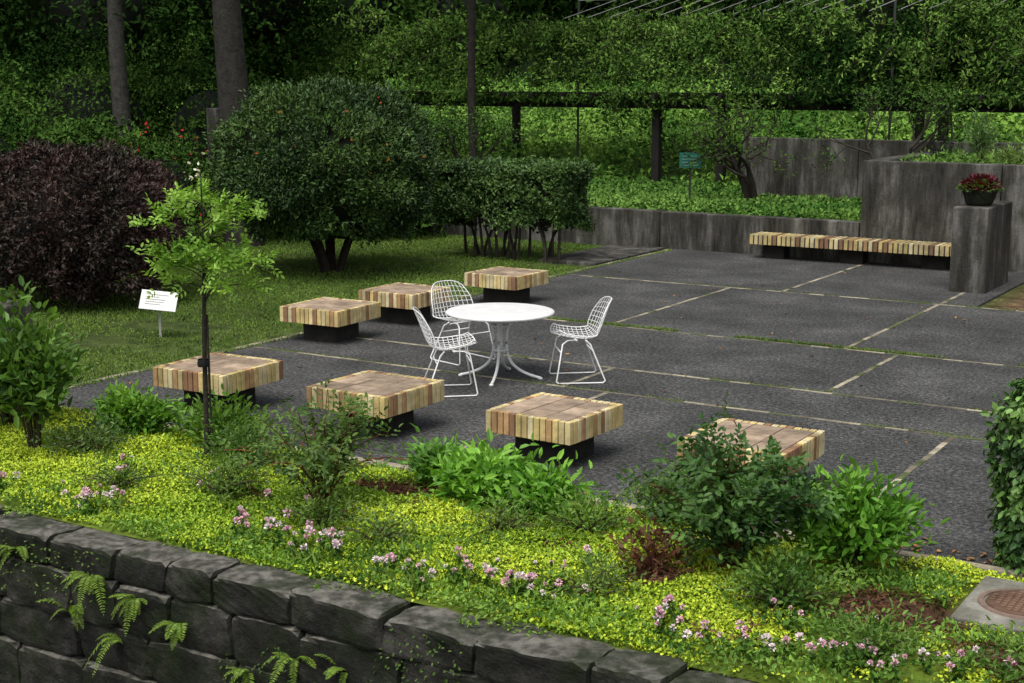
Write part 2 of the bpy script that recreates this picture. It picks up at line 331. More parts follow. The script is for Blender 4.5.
# ------------------------------------------------------------------ small signs
e=empty('plant_label_sign',(-12.82,12.5,0),CY+.1); b=MB(); b.box((-.014,-.014,-.05),(.014,.014,.40),A3(.4,.4,.38)); b.make('stake',M_paint,e)
b=MB(); b.box((-.22,-.14,-.006),(.22,.14,.006),A3(.62,.62,.6)); o=b.make('board',M_paint,e,bevel=.003); o.location=(0,-.03,.43); o.rotation_euler=(math.radians(48),.12,.0)
b=MB()
for i in range(5): b.box((-.16,.075-.035*i,.0075),(.12-R.uniform(0,.12),.083-.035*i,.009),A3(.2,.2,.2))
o=b.make('lettering',M_paint,e); o.location=(0,-.03,.43); o.rotation_euler=(math.radians(48),.12,0)
e=empty('green_notice_sign',(-12.0,26.0,.5),CY); b=MB(); b.box((-.02,0,0),(.02,.03,1.15),A3(.05,.05,.04)); b.make('post',M_wood,e)
b=MB(); b.box((-.22,-.03,.86),(.22,-.005,1.16),A3(.015,.16,.11)); b.make('board',M_paint,e,bevel=.004)
b=MB()
for i in range(4): b.box((-.17,-.034,1.09-.06*i),(.17-R.uniform(0,.1),-.0325,1.10-.06*i),A3(.3,.45,.4))
b.make('lettering',M_paint,e)

# ------------------------------------------------------------------ front stone retaining wall
def stone(b, lo, hi, seed):
    n=10; g_=np.linspace(-1,1,n); pts={}; V=[]; F=[]
    def vid(i,j,k):
        if (i,j,k) not in pts: pts[(i,j,k)]=len(V); V.append((g_[i],g_[j],g_[k]))
        return pts[(i,j,k)]
    for i in range(n-1):
        for j in range(n-1):
            for f,sgn in ((0,0),(n-1,1)):
                q=[(i,j),(i+1,j),(i+1,j+1),(i,j+1)]
                for ax in range(3):
                    t=[]
                    for (x,y) in q: 
                        c=[0,0,0]; c[ax]=f; c[(ax+1)%3]=x; c[(ax+2)%3]=y; t.append(vid(*c))
                    F.append(tuple(t) if sgn else tuple(t[::-1]))
    V=np.array(V); q=(V[:,0]*V[:,1])**12+(V[:,1]*V[:,2])**12+(V[:,2]*V[:,0])**12
    lo=np.array(lo);hi=np.array(hi); P=(lo+hi)/2+V*(hi-lo)/2
    rad=np.minimum((hi-lo)/2,.2); P-=V*q[:,None]*rad*.045
    P[:,1]+=nz(P,4,seed)*.014+nz(P,15,seed+1)*.012; P[:,2]+=(nz(P,5,seed+2)*.009+nz(P,19,seed+3)*.007)*np.where(V[:,2]>.9,1,.3); P[:,0]+=nz(P,12,seed+4)*.008
    P[:,0]+=.03*np.sin(seed)*V[:,2]*.5
    b.add(P,F,A3(.1,.1,.1))
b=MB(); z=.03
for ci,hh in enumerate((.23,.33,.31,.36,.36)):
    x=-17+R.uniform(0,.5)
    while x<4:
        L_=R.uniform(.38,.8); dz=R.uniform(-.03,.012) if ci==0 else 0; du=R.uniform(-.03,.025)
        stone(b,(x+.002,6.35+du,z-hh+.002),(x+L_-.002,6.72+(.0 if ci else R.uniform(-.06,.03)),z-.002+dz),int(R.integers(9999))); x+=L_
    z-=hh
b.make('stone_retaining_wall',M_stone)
b=MB(); b.box((-17,6.44,-1.65),(4,6.66,-.08),A3(.02,.02,.018)); b.make('wall_backfill',M_dark)

# ------------------------------------------------------------------ garden bed
def bedz(v,u):
    P=np.stack([np.asarray(v,float),np.asarray(u,float)],-1).reshape(-1,2)
    z=.02+.065*np.sin(np.clip((P[:,1]-6.65)/2.3,0,1)*math.pi)+.025*nz(P,3,5)*np.clip((P[:,1]-6.6)/.6,0,1)
    return z
def offslab(P): return ~((P[:,0]>-2.02)&(P[:,0]<0)&(P[:,1]>7.82)&(P[:,1]<8.72))
MUL=[(-2.35,7.85,.5,.3),(-6.25,8.45,.35,.2),(-3.75,7.62,.2,.2),(-1.0,7.5,.8,.3)]
def mulch(P):
    m=np.zeros(len(P))
    for v,u,a_,b_ in MUL: m=np.maximum(m,1.25-np.sqrt(((P[:,0]-v)/a_)**2+((P[:,1]-u)/b_)**2))
    return m+.25*nz(P,4,8)
gv=np.arange(-17,4,.08); gu=np.linspace(6.66,8.975,30); VV,UU=np.meshgrid(gv,gu,indexing='ij'); P2=np.stack([VV.ravel(),UU.ravel()],1)
BZ=bedz(P2[:,0],P2[:,1])-.012; k=len(gu); ii,jj=np.meshgrid(np.arange(len(gv)-1),np.arange(k-1),indexing='ij'); a=(ii*k+jj).ravel()
mu=np.clip(mulch(P2)*2,0,1)[:,None]; BC=A3(.11,.16,.02)*(1-mu)+A3(.075,.042,.028)*mu
np_mesh('garden_bed_soil',np.c_[P2,BZ],[np.stack([a,a+k,a+k+1,a+1],1)],BC,[M_soil],smooth=True)
def bedpts(n,u0=6.68,u1=8.93,v0=-13.5,v1=1.5):
    P=np.c_[R.uniform(v0,v1,n),R.uniform(u0,u1,n)]; return P[offslab(P)]
def on_bed(P): return np.c_[P,bedz(P[:,0],P[:,1])]
# golden groundcover
P=bedpts(260000,v0=-12); s=nz(P,1.6,21)+.45*nz(P,6,22); m_=mulch(P); front=np.clip((7.05-P[:,1])/.3,0,1); left=np.clip((-8.3-P[:,0])/2.,0,.4); rgt=np.clip((P[:,0]+3.2)/.8,0,1)
keep=(s+1.4-1.1*front-left-1.*rgt+R.normal(size=len(P))*.25>.35)&(m_<.3); P=P[keep]; P3=on_bed(P); P3[:,2]+=R.uniform(0,.03,len(P))+.022*nz(P,9,4)
D=unit(R.normal(size=(len(P),3))+A3(0,0,.4)); N=unit(R.normal(size=(len(P),3))*.45+A3(0,0,1))
b=MB(); b.leaves(P3,D,N,R.uniform(.016,.032,len(P)),R.uniform(.014,.023,len(P)),lcol(P3,(.19,.34,.018),(.56,.66,.045),2.5,31)); b.make('golden_groundcover',M_leafd)
# mixed green weeds / low herbs
P=bedpts(100000); s=nz(P,1.9,23)+.5*nz(P,7,24); m_=mulch(P); front=np.clip((7.1-P[:,1])/.3,0,1); rgt=np.clip((P[:,0]+3.2)/.8,0,.7)
keep=(-s*.8-.62+1.1*front+rgt*.8+R.normal(size=len(P))*.25>0)&(m_<.5); P=P[keep]; P3=on_bed(P); n=len(P); hgt=np.clip(.045+.05*nz(P,3.2,77)+.02*front[keep],.01,.12)
P3[:,2]+=R.uniform(0,1,n)*hgt
D=unit(R.normal(size=(n,3))*.9+A3(0,0,.6)); N=unit(R.normal(size=(n,3))*.7+A3(0,0,1))
b=MB(); b.leaves(P3,D,N,R.uniform(.02,.05,n),R.uniform(.012,.026,n),lcol(P3,(.06,.15,.02),(.25,.42,.065),3,41),hi=True)
P=np.c_[R.uniform(-13.5,1.5,4200),R.normal(6.9,.14,4200)]; P=P[(P[:,1]>6.68)&(nz(P,2,91)>-.1)]; P3=on_bed(P); n=len(P)
b.leaves(P3,unit(R.normal(size=(n,3))*.6+A3(0,-.25,.9)),rdir(n),R.uniform(.06,.15,n),.006,lcol(P3,(.10,.2,.03),(.26,.38,.08),3,42),droop=.4)
b.make('mixed_green_weeds',M_leaf)
# mulch chips and dead leaves
P=bedpts(30000,7.0,8.93,-8,1.5); P=P[mulch(P)>.15]; P=np.concatenate([P,bedpts(900,6.9,8.9,-9,1)]); P3=on_bed(P); P3[:,2]+=R.uniform(0,.03,len(P)); n=len(P)
b=MB(); b.leaves(P3,unit(R.normal(size=(n,3))*A3(1,1,.25)),unit(R.normal(size=(n,3))*.5+A3(0,0,1)),R.uniform(.02,.06,n),R.uniform(.008,.022,n),lcol(P3,(.05,.025,.015),(.19,.10,.055),3,51)); b.make('bark_mulch',M_petal)
# fallen leaves on pavement
n=460; P=np.c_[R.uniform(-11.2,-1,n),R.uniform(9.1,23.8,n),np.full(n,.012)]; P[:220,1]=9.1+np.abs(R.normal(size=220))*.22; P[:90,0]=R.uniform(-3.2,-1.4,90)
P[220:300]=np.c_[R.uniform(-4.8,-3,80),R.uniform(19.9,22,80),np.full(80,.02)]
b=MB(); b.leaves(P,unit(R.normal(size=(n,3))*A3(1,1,.2)),unit(R.normal(size=(n,3))*.25+A3(0,0,1)),R.uniform(.03,.07,n),R.uniform(.02,.04,n),lcol(P,(.10,.05,.025),(.36,.2,.08),1,52),hi=True); b.make('fallen_leaves',M_petal)
# manhole slab
e=empty('manhole_slab',(-1.0,8.27,.035)); b=MB(); b.box((-.97,-.40,-.15),(1.0,.40,.075),A3(.3,.3,.28)); b.make('slab',M_slab,e,bevel=.012)
b=MB(); cx=-.66; b.lathe([(.0001,.088),(.19,.088),(.2,.085),(.205,.074)],A3(.13,.075,.05),40,(cx,0)); b.lathe([(.215,.074),(.215,.084),(.245,.084),(.25,.074)],A3(.2,.14,.11),40,(cx,0))
for i in range(-4,5):
    for j in range(-4,5):
        if i*i+j*j<18: b.box((cx+i*.04-.012,j*.04-.012,.086),(cx+i*.04+.012,j*.04+.012,.094),A3(.2,.12,.08))
b.make('manhole_cover',M_dark,e)

# ------------------------------------------------------------------ plants
def qcurve(p0,p1,p2,n=9):
    t=np.linspace(0,1,n)[:,None]; return (1-t)**2*p0+2*t*(1-t)*p1+t*t*p2
def shrub(name,v,u,h,r,nst,nleaf,L,W,A,B,stem=(.07,.06,.03),z0=None,tmin=.3,spread=.07,pinn=0,droop=.2,mat=None,squash=(1,1),updir=.5):
    z0=bedz([v],[u])[0] if z0 is None else z0; base=A3(v,u,z0); e=empty(name,base)
    b=MB(); cur=[]
    for i in range(nst):
        a=R.uniform(0,6.283); rho=math.sqrt(R.uniform(0,1)); d=A3(math.cos(a)*squash[0],math.sin(a)*squash[1],0)
        end=d*r*rho+A3(0,0,h*(1-.5*rho**2)*R.uniform(.7,1.08)); mid=d*r*rho*.35+A3(R.normal()*.03,R.normal()*.03,h*.55)
        c=qcurve(d*R.uniform(0,.05),mid,end,10); cur.append(c); b.tube(c,np.linspace(.008,.0025,10),A3(*stem)*R.uniform(.7,1.3),5)
    b.make('stems',M_bark,e)
    cur=np.array(cur); k=nleaf//max(pinn,1); si=R.integers(0,nst,k); t=np.clip(R.uniform(tmin,1.02,k),0,1)*9; i0=np.minimum(t.astype(int),8); f=(t-i0)[:,None]
    P=cur[si,i0]*(1-f)+cur[si,i0+1]*f+R.normal(size=(k,3))*spread
    P[:,2]=np.maximum(P[:,2],.01)
    out=unit(P*A3(1,1,.3)); D=unit(out*.8+R.normal(size=(k,3))*.6+A3(0,0,updir)); N=unit(R.normal(size=(k,3))*.45+A3(0,0,1)+out*.3)
    C=lcol(P+base,A,B,3.2/max(r,.2),int(R.integers(999)))
    b=MB()
    if pinn:
        S=unit(np.cross(D,N)); 
        for j in range(pinn):
            side=0 if j==pinn-1 else (1 if j%2 else -1); along=(j//2)*L*.75 if side else ((pinn-1)//2)*L*.75
            b.leaves(P+D*along,unit(D*.5+S*side) if side else D,N,L*R.uniform(.75,1.15,k),W*R.uniform(.8,1.1,k),C*R.uniform(.9,1.1,(k,1)),hi=True,droop=droop)
    else:
        b.leaves(P,D,N,L*R.uniform(.6,1.15,k),W*R.uniform(.7,1.15,k),C,hi=True,droop=droop)
    b.make('foliage',mat or M_leaf,e); return e
ROSEg=((.045,.10,.022),(.15,.24,.05))
shrub('hydrangea_shrub',-9.45,7.75,1.25,.45,26,1600,.11,.06,(.05,.12,.02),(.16,.29,.05))
shrub('hydrangea_shrub',-10.3,8.2,1.0,.6,26,1700,.11,.06,(.05,.12,.02),(.16,.29,.05))
shrub('leafy_herb',-9.15,8.65,.34,.5,26,1800,.085,.045,(.08,.20,.02),(.25,.46,.06),squash=(1.1,.6))
shrub('leafy_herb',-8.2,8.7,.40,.45,26,1500,.08,.035,(.06,.15,.02),(.19,.34,.045),squash=(1.1,.6))
shrub('low_green_shrub',-7.6,8.3,.36,.42,24,1200,.045,.024,(.05,.12,.02),(.16,.28,.05))
shrub('low_green_shrub',-8.9,7.9,.22,.4,20,1100,.045,.022,(.05,.11,.03),(.14,.22,.06))
shrub('rose_bush',-6.4,7.72,.84,.68,26,2200,.05,.032,*ROSEg,stem=(.18,.055,.03),pinn=5,tmin=.25,spread=.05)
shrub('low_green_shrub',-7.15,7.5,.24,.4,22,1000,.04,.02,(.06,.13,.02),(.18,.28,.05))
shrub('low_green_shrub',-6.1,7.35,.22,.35,22,900,.04,.02,(.06,.13,.02),(.18,.28,.05))
shrub('leafy_herb',-5.5,8.5,.34,.42,30,1400,.11,.05,(.09,.24,.025),(.24,.47,.06),squash=(1.1,.8))
shrub('leafy_herb',-4.98,8.45,.28,.36,26,900,.10,.045,(.09,.24,.025),(.24,.47,.06))
shrub('leafy_herb',-6.1,8.8,.28,.3,22,700,.09,.04,(.07,.19,.025),(.18,.38,.06))
shrub('low_green_shrub',-4.45,8.15,.2,.36,24,1000,.045,.02,(.06,.15,.02),(.2,.33,.05))
shrub('low_green_shrub',-4.2,8.75,.32,.3,20,900,.05,.022,(.05,.12,.02),(.17,.28,.05))
shrub('low_green_shrub',-5.0,7.9,.15,.32,20,700,.035,.018,(.06,.13,.03),(.2,.3,.06))
shrub('low_green_shrub',-5.6,7.3,.14,.28,18,600,.035,.018,(.06,.13,.03),(.2,.3,.06))
shrub('low_green_shrub',-3.9,7.2,.15,.3,18,650,.035,.018,(.06,.13,.03),(.2,.3,.06))
shrub('low_green_shrub',-8.0,7.3,.15,.3,18,650,.035,.018,(.06,.13,.03),(.2,.3,.06))
shrub('rose_bush',-3.35,7.95,.9,.62,40,5800,.052,.036,(.035,.09,.022),(.115,.23,.055),stem=(.12,.04,.02),pinn=5,tmin=.18,spread=.06)
shrub('low_green_shrub',-2.85,7.55,.24,.38,24,1200,.05,.026,(.05,.12,.02),(.17,.29,.045))
shrub('bright_green_shrub',-2.75,8.5,.56,.40,34,2400,.085,.04,(.08,.22,.02),(.21,.42,.05))
shrub('red_leaved_shrub',-3.75,7.72,.26,.28,14,380,.05,.03,(.10,.03,.02),(.16,.08,.04),stem=(.1,.03,.02))
shrub('low_green_shrub',-1.3,7.3,.2,.4,20,1000,.05,.02,(.05,.12,.02),(.17,.29,.05))
shrub('low_green_shrub',-2.2,7.2,.16,.34,20,800,.045,.02,(.05,.12,.02),(.18,.31,.05))
# creeper-covered post at right
e=empty('vine_covered_post',(-1.74,9.2,0)); b=MB(); b.tube([(0,0,-.05),(0,0,.7),(0,0,1.15)],.06,A3(.05,.04,.03),8); b.make('post',M_wood,e)
n=4600; a=R.uniform(0,6.28,n); z=R.uniform(.05,1.24,n); rr_=.24+.07*nz(np.c_[np.cos(a),np.sin(a),z*3],2,5)+R.normal(size=n)*.035; rr_*=np.where(z>1.1,.75,1)
P=np.c_[np.cos(a)*rr_,np.sin(a)*rr_,z]; out=np.c_[np.cos(a),np.sin(a),np.zeros(n)]
b=MB(); b.leaves(P,unit(out*.4+R.normal(size=(n,3))*.5+A3(0,0,-.5)),unit(out+A3(0,0,.4)+R.normal(size=(n,3))*.3),.062*R.uniform(.7,1.2,n),.045,lcol(P,(.03,.08,.02),(.15,.28,.06),6,3),hi=True); b.make('foliage',M_leafd,e)

# pink flower clusters along the wall
b=MB(); fl=[(-7.75,6.85),(-7.55,6.9),(-8.2,6.85),(-6.6,6.95),(-6.0,6.95),(-5.75,6.85),(-5.65,7.0),(-5.15,6.9),(-4.95,6.85),(-4.75,7.1),(-4.3,7.0),(-4.15,7.1),(-4.0,6.9),(-3.3,7.1),(-3.0,6.9),(-2.75,6.8),(-2.2,6.95),(-2.0,6.9),(-7.2,7.5),(-6.55,7.95),(-7.9,7.3),(-6.2,7.1),(-3.6,6.95),(-8.8,6.9),(-1.5,7.1)]
for c0 in [(-7.7,6.85),(-6.3,6.9),(-5.9,6.85),(-5.1,6.85),(-4.5,6.95),(-4.2,7.1),(-3.2,6.9),(-2.4,6.9)]: fl+=[(c0[0]+R.normal()*.18,max(6.76,c0[1]+R.normal()*.1)) for _ in range(4)]
fl+=[(R.uniform(-9,-1.5),R.uniform(6.8,7.6)) for _ in range(16)]
for v,u in fl:
    for j in range(R.integers(1,5)):
        dx,dy=R.normal(size=2)*.06; hh=R.uniform(.08,.18)+(.35 if u>7.9 else 0); c=A3(v+dx,u+dy,bedz([v],[u])[0]+hh)
        b.tube(qcurve(A3(v,u,.03),A3(v,u,hh*.6),c,5),.0025,A3(.08,.16,.04),4)
        n=R.integers(14,34); d=unit(rdir(n)+A3(0,0,.5)); rr_=R.uniform(.009,.025)
        pk=lcol(d,(.6,.27,.38),(.88,.66,.72),2,1) if R.random()<.7 else lcol(d,(.65,.52,.54),(.9,.8,.8),2,1)
        b.leaves(c+d*rr_*.5,d,rdir(n),rr_,rr_*.8,pk,hi=True)
        n=10; P=np.tile(A3(v,u,.03),(n,1))+(c-A3(v,u,.03))*R.uniform(.2,.9,n)[:,None]
        b.leaves(P,rdir(n)+A3(0,0,.4),rdir(n)*.4+A3(0,0,1),.05,.025,lcol(P,(.05,.12,.02),(.17,.3,.05)),hi=True)
b.make('pink_flowers',M_petal)
# ferns growing from wall joints
def fern(v,u,z,n=6,L=.42):
    e=empty('wall_fern',(v,u,z)); b=MB(); K=34
    for i in range(n):
        a=-math.pi/2+R.uniform(-1.3,1.3); l=L*R.uniform(.5,1.15); d=A3(math.cos(a),math.sin(a),0)
        c=qcurve(A3(0,0,0),d*l*.35+A3(0,0,l*.5),d*l*.8+A3(0,0,R.uniform(-.5,.45)*l),K); b.tube(c,np.linspace(.0025,.001,K),A3(.12,.14,.04),4)
        T=unit(np.gradient(c,axis=0)); S=unit(np.cross(T,A3(0,0,1))); t=np.linspace(0,1,K); ll=l*.13*np.sin(np.clip(t*.93+.07,0,1)*math.pi)**.6+.004
        for s in (-1,1): b.leaves(c[2:],(S*s+T*.35+R.normal(size=(K,3))*.12)[2:],np.cross(S,T)[2:]+A3(0,0,.2),ll[2:]*R.uniform(.85,1.1,K-2),np.full(K-2,l*.023),lcol(c[2:],(.09,.19,.02),(.24,.37,.05),3,int(s+5)),hi=True)
    b.make('fronds',M_leaf,e)
for v,z in [(-8.0,-.16),(-7.25,-.22),(-6.45,-.40),(-6.85,-.3),(-5.5,-.42),(-5.9,-.60),(-8.6,-.12),(-5.1,-.40),(-7.5,-.5),(-7.0,-.62),(-4.4,-.36)]: fern(v,6.36,z,int(R.integers(5,10)),R.uniform(.24,.36))
n=5200; P=np.c_[R.uniform(-10,-2,n),R.uniform(6.28,6.36,n),R.uniform(-1.2,0.0,n)]; P=P[nz(P,2.5,66)>.3]; n=len(P)
b=MB(); b.leaves(P,rdir(n)+A3(0,-1,0),rdir(n)*.5+A3(0,-.5,1),.024,.016,lcol(P,(.03,.08,.015),(.12,.20,.035)),hi=True)
n=5000; P=np.c_[R.uniform(-13,1,n),R.uniform(6.38,6.74,n),np.full(n,.03)]; P=P[nz(P,3.0,67)+ (P[:,1]-6.6)*5>.45]; n=len(P)
b.leaves(P,rdir(n)+A3(0,-.4,.3),rdir(n)*.5+A3(0,0,1),.035,.02,lcol(P,(.07,.15,.02),(.24,.38,.05)),hi=True)
b.make('wall_creeper',M_leaf)

# young tree
e=empty('young_tree',(-8.05,8.3,.05)); b=MB(); tr=np.array([(0,0,-.05),(.01,0,.5),(.01,.01,1.0),(.04,0,1.45),(.05,.01,1.8),(.03,.02,2.05),(.03,.02,2.33)]); b.tube(tr,[.024,.02,.018,.015,.011,.007,.004],A3(.035,.028,.022),8)
ends=[]
for i in range(28):
    z0=R.uniform(1.3,2.08); a=R.uniform(0,6.28); l=R.uniform(.28,.6)*(1.1-.5*(z0-1.3)); s=A3(.04,.01,z0); d=A3(math.cos(a),math.sin(a),0)
    c=qcurve(s,s+d*l*.4+A3(0,0,l*.35),s+d*l+A3(0,0,l*R.uniform(.0,.55)),8); b.tube(c,np.linspace(.006,.002,8),A3(.05,.04,.03),5); ends.append(c)
b.tube([(.03,.03,.0),(.03,.03,1.2)],.010,A3(.04,.035,.03),6)
b.lathe([(.045,.78),(.05,.8),(.045,.84)],A3(.02,.02,.02),12); b.make('trunk',M_bark,e)
ends=np.array(ends); k=600; si=R.integers(0,28,k); ti=R.integers(3,8,k); P=ends[si,ti]+R.normal(size=(k,3))*.03
D=unit(unit(P-A3(0,0,1.4))*.6+R.normal(size=(k,3))*.5+A3(0,0,.1)); N=unit(R.normal(size=(k,3))*.5+A3(0,0,1)); S=unit(np.cross(D,N)); C=lcol(P,(.14,.29,.03),(.36,.55,.10),3,9)
b=MB()
for j,(al,sd) in enumerate([(0,1),(0,-1),(.036,1),(.036,-1),(.062,0)]): b.leaves(P+D*al,unit(D*.6+S*sd) if sd else D,N,.05*R.uniform(.7,1.1,k),.027,C,hi=True,droop=.2)
n=14; P=A3(-.03,.02,2.34)+R.normal(size=(n,3))*.04; b.leaves(P,rdir(n),rdir(n),.035,.025,np.tile(A3(.75,.72,.6),(n,1)),hi=True)
b.make('foliage',M_leaf,e)

# ------------------------------------------------------------------ lawn
n=110000; P=np.c_[R.uniform(-20,-11.48,n),R.uniform(9.2,24,n)]; P=P[(nz(P,.9,14)+R.normal(size=n)*.35>-.5)]; n=len(P)
P3=np.c_[P,np.full(n,-.03)]; b=MB(); b.leaves(P3,unit(R.normal(size=(n,3))*.6+A3(0,0,1)),rdir(n),R.uniform(.025,.055,n),R.uniform(.010,.02,n),lcol(P3,(.07,.13,.025),(.18,.28,.055),.8,15),droop=.3)
P=np.c_[R.uniform(-10,9,9000),16.05+np.abs(R.normal(size=9000))*.035]; P=P[nz(P,1.3,17)>-.6]; P3=np.c_[P,np.zeros(len(P))]; n=len(P)
b.leaves(P3,unit(R.normal(size=(n,3))*.5+A3(0,0,1)),rdir(n),R.uniform(.02,.045,n),.012,lcol(P3,(.08,.14,.03),(.18,.26,.06),2,18))
for u_ in (12.5,13.62,19.95):
    P=np.c_[R.uniform(-11,6,2500),u_+.03+R.normal(size=2500)*.012]; P=P[nz(P,2,int(u_))>.0]; n=len(P); P3=np.c_[P,np.zeros(n)]; b.leaves(P3,unit(R.normal(size=(n,3))*.7+A3(0,0,1)),rdir(n),R.uniform(.012,.03,n),.012,lcol(P3,(.06,.1,.03),(.15,.2,.06),2,18))
P=np.c_[-11.36+np.abs(R.normal(size=2500))*.03,R.uniform(9.2,23.8,2500)]; P3=np.c_[P,np.zeros(2500)]; b.leaves(P3,unit(R.normal(size=(2500,3))*.5+A3(0,0,1)),rdir(2500),R.uniform(.02,.05,2500),.012,lcol(P3,(.08,.14,.03),(.18,.26,.06),2,18))
b.make('lawn_grass',M_far)

# ------------------------------------------------------------------ clipped bushes
def ico_core(parent,c,r,col,seed,zmin=0.3):
    import bmesh
    bm=bmesh.new(); bmesh.ops.create_icosphere(bm,subdivisions=4,radius=1); V=np.array([v.co[:] for v in bm.verts]); F=np.array([[v.index for v in f.verts] for f in bm.faces]); bm.free()
    k=1+.08*nz(V,3,seed); V=V*k[:,None]*np.array(r)+np.array(c); V[:,2]=np.maximum(V[:,2],zmin); np_mesh('dark_core',V,[F],np.tile(A3(*col),(len(V),1)),[M_bark],parent,True)  # solid dark core, stops see-through and stands in for inner shade
def round_bush(name,v,u,zc,r,n,L,W,A,B,seed,trunk=True,lump=.07,core=.86,zmin=.35,mat=None,gap=-9,coreC=(.012,.018,.008)):
    e=empty(name,(v,u,0)); d=rdir(n); d=d[d[:,2]>-.75]; n=len(d)
    k=(1+lump*nz(d,3.3,seed)+lump*.7*nz(d,9,seed+1))*(1-np.abs(R.normal(size=n))*.07+.02)
    spike=np.clip(nz(d,26,seed+3)-.75,0,1)*.35; k=k+spike*R.random(n)
    tw=R.random(n)<.06; k=np.where(tw,k+R.uniform(0,.09,n),k)
    P=d*np.array(r)*k[:,None]+A3(0,0,zc); sel=(P[:,2]>zmin+.12*nz(P,2,4))&(nz(P,4,seed+5)>gap); P=P[sel]; d=d[sel]; n=len(P)
    D=unit(d*.7+R.normal(size=(n,3))*.6+A3(0,0,.35)); N=unit(d*.8+R.normal(size=(n,3))*.6+A3(0,0,.5))
    b=MB(); b.leaves(P,D,N,L*R.uniform(.7,1.3,n),W*R.uniform(.8,1.2,n),lcol(P,A,B,2.6,seed+7)); b.make('foliage',mat or M_leafd,e)
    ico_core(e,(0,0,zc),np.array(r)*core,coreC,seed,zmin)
    b=MB()
    for i in range(7 if trunk else 4):
        a=R.uniform(0,6.28); q=.12; b.tube(qcurve(A3(math.cos(a)*q,math.sin(a)*q,-.05),A3(math.cos(a)*.2,math.sin(a)*.2,.4),A3(math.cos(a)*r[0]*.5,math.sin(a)*r[0]*.5,zc),8),np.linspace(.07,.03,8),A3(.05,.04,.03),7)
    b.make('trunk',M_bark,e); return e
round_bush('round_clipped_bush',-14.85,18.35,1.62,(1.72,1.72,1.33),75000,.078,.036,(.016,.044,.010),(.070,.135,.026),100,gap=-.8,zmin=.3,lump=.085)
round_bush('purple_leaved_bush',-16.0,14.1,1.08,(1.46,1.46,1.08),50000,.068,.038,(.020,.018,.011),(.062,.032,.027),120,zmin=.08,lump=.15,coreC=(.012,.009,.008))
# hedge
e=empty('clipped_hedge',(-13.3,21.4,0)); n=56000; P=R.uniform(-1,1,(n,3)); ax=R.integers(0,3,n); sg=np.sign(R.uniform(-1,1,n)); P[np.arange(n),ax]=sg*(1-np.abs(R.normal(size=n))*.1); P=P[~((ax==2)&(sg<0))]
P=P*(1-.05*(P**4).sum(1)[:,None]+.06); P=P*A3(1.32,.55,.60)+A3(0,0,1.02); P+=unit(P-A3(0,0,1.02))*(.13*nz(P,3.5,9)[:,None]+.05*R.normal(size=(len(P),1))); P=P[P[:,2]>.55+.22*nz(P,3,12)]; P=P[nz(P,5,13)>-.65]; n=len(P)
b=MB(); b.leaves(P,unit(R.normal(size=(n,3))+A3(0,0,.4)),unit(R.normal(size=(n,3))*.6+A3(0,-.3,.6)),.078*R.uniform(.7,1.2,n),.042,lcol(P,(.025,.06,.014),(.09,.17,.035),3,17)); b.make('foliage',M_leafd,e)
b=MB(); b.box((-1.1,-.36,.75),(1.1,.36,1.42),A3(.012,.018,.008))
b.make('dark_core',M_bark,e,bevel=.15)  # dark block filling the hedge, colour stands in for shade between leaves
b=MB()
for i in range(20):
    x=R.uniform(-1.2,1.2); y=R.uniform(-.3,.3); b.tube(qcurve(A3(x,y,-.05),A3(x+R.normal()*.08,y,.4),A3(x+R.normal()*.25,y+R.normal()*.1,.95),7),np.linspace(.03,.015,7),A3(.06,.05,.04),6)
b.make('trunks',M_bark,e)

# pot plant on pier
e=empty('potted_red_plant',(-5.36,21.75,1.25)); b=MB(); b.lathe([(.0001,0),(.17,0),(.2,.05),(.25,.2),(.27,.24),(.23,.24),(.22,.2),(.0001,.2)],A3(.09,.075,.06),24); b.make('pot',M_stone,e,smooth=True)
n=700; d=rdir(n); d[:,2]=np.abs(d[:,2]); P=d*A3(.25,.25,.18)*R.uniform(.3,1.1,(n,1))+A3(0,0,.24); b=MB(); b.leaves(P,unit(d+R.normal(size=(n,3))*.4),rdir(n)*.6+A3(0,0,1),.075,.05,lcol(P,(.05,.008,.012),(.15,.022,.03),6,2),hi=True)
n=250; d=rdir(n); d[:,2]=np.abs(d[:,2]); P=d*A3(.28,.28,.12)+A3(0,0,.22); b.leaves(P,d,rdir(n)*.6+A3(0,0,1),.07,.035,lcol(P,(.05,.12,.03),(.12,.2,.05)),hi=True); b.make('foliage',M_leaf,e)

# ------------------------------------------------------------------ pergola with vines
e=empty('pergola',(0,0,0)); b=MB(); cw=A3(.016,.014,.012)
for v in (-32,-28,-25,-21.5,-14.7,-13.1,-8.2,-4.5,-1): b.box((v-.09,29.9,.3),(v+.09,30.1,2.42),cw)
for v in (-32,-26,-20.2,-9.5,-3): b.box((v-.08,32.7,.5),(v+.08,32.9,2.42),cw)
b.box((-34,29.88,2.42),(2,30.1,2.64),cw); b.box((-34,32.72,2.42),(2,32.88,2.62),cw)
for i in range(45): v=-33.8+i*.8; b.box((v,29.5,2.643),(v+.07,33.3,2.75),cw)
b.make('timber_frame',M_wood,e,bevel=.01)
b=MB(); cr=A3(.3,.3,.28)
for i in range(24): v=-17.5+i*.62; b.tube([(v,30.6,4.5),(v+.6,32.2,5.0)],.010,cr*R.uniform(.6,1.1),5)
b.tube([(-18,32.2,5.0),(-2,32.2,5.0)],.013,cr,5)
for v in (-18,-10,-2): b.tube([(v,32.2,.5),(v,32.2,5.0)],.03,A3(.05,.05,.045),6)
b.make('trellis_rods',M_paint,e)
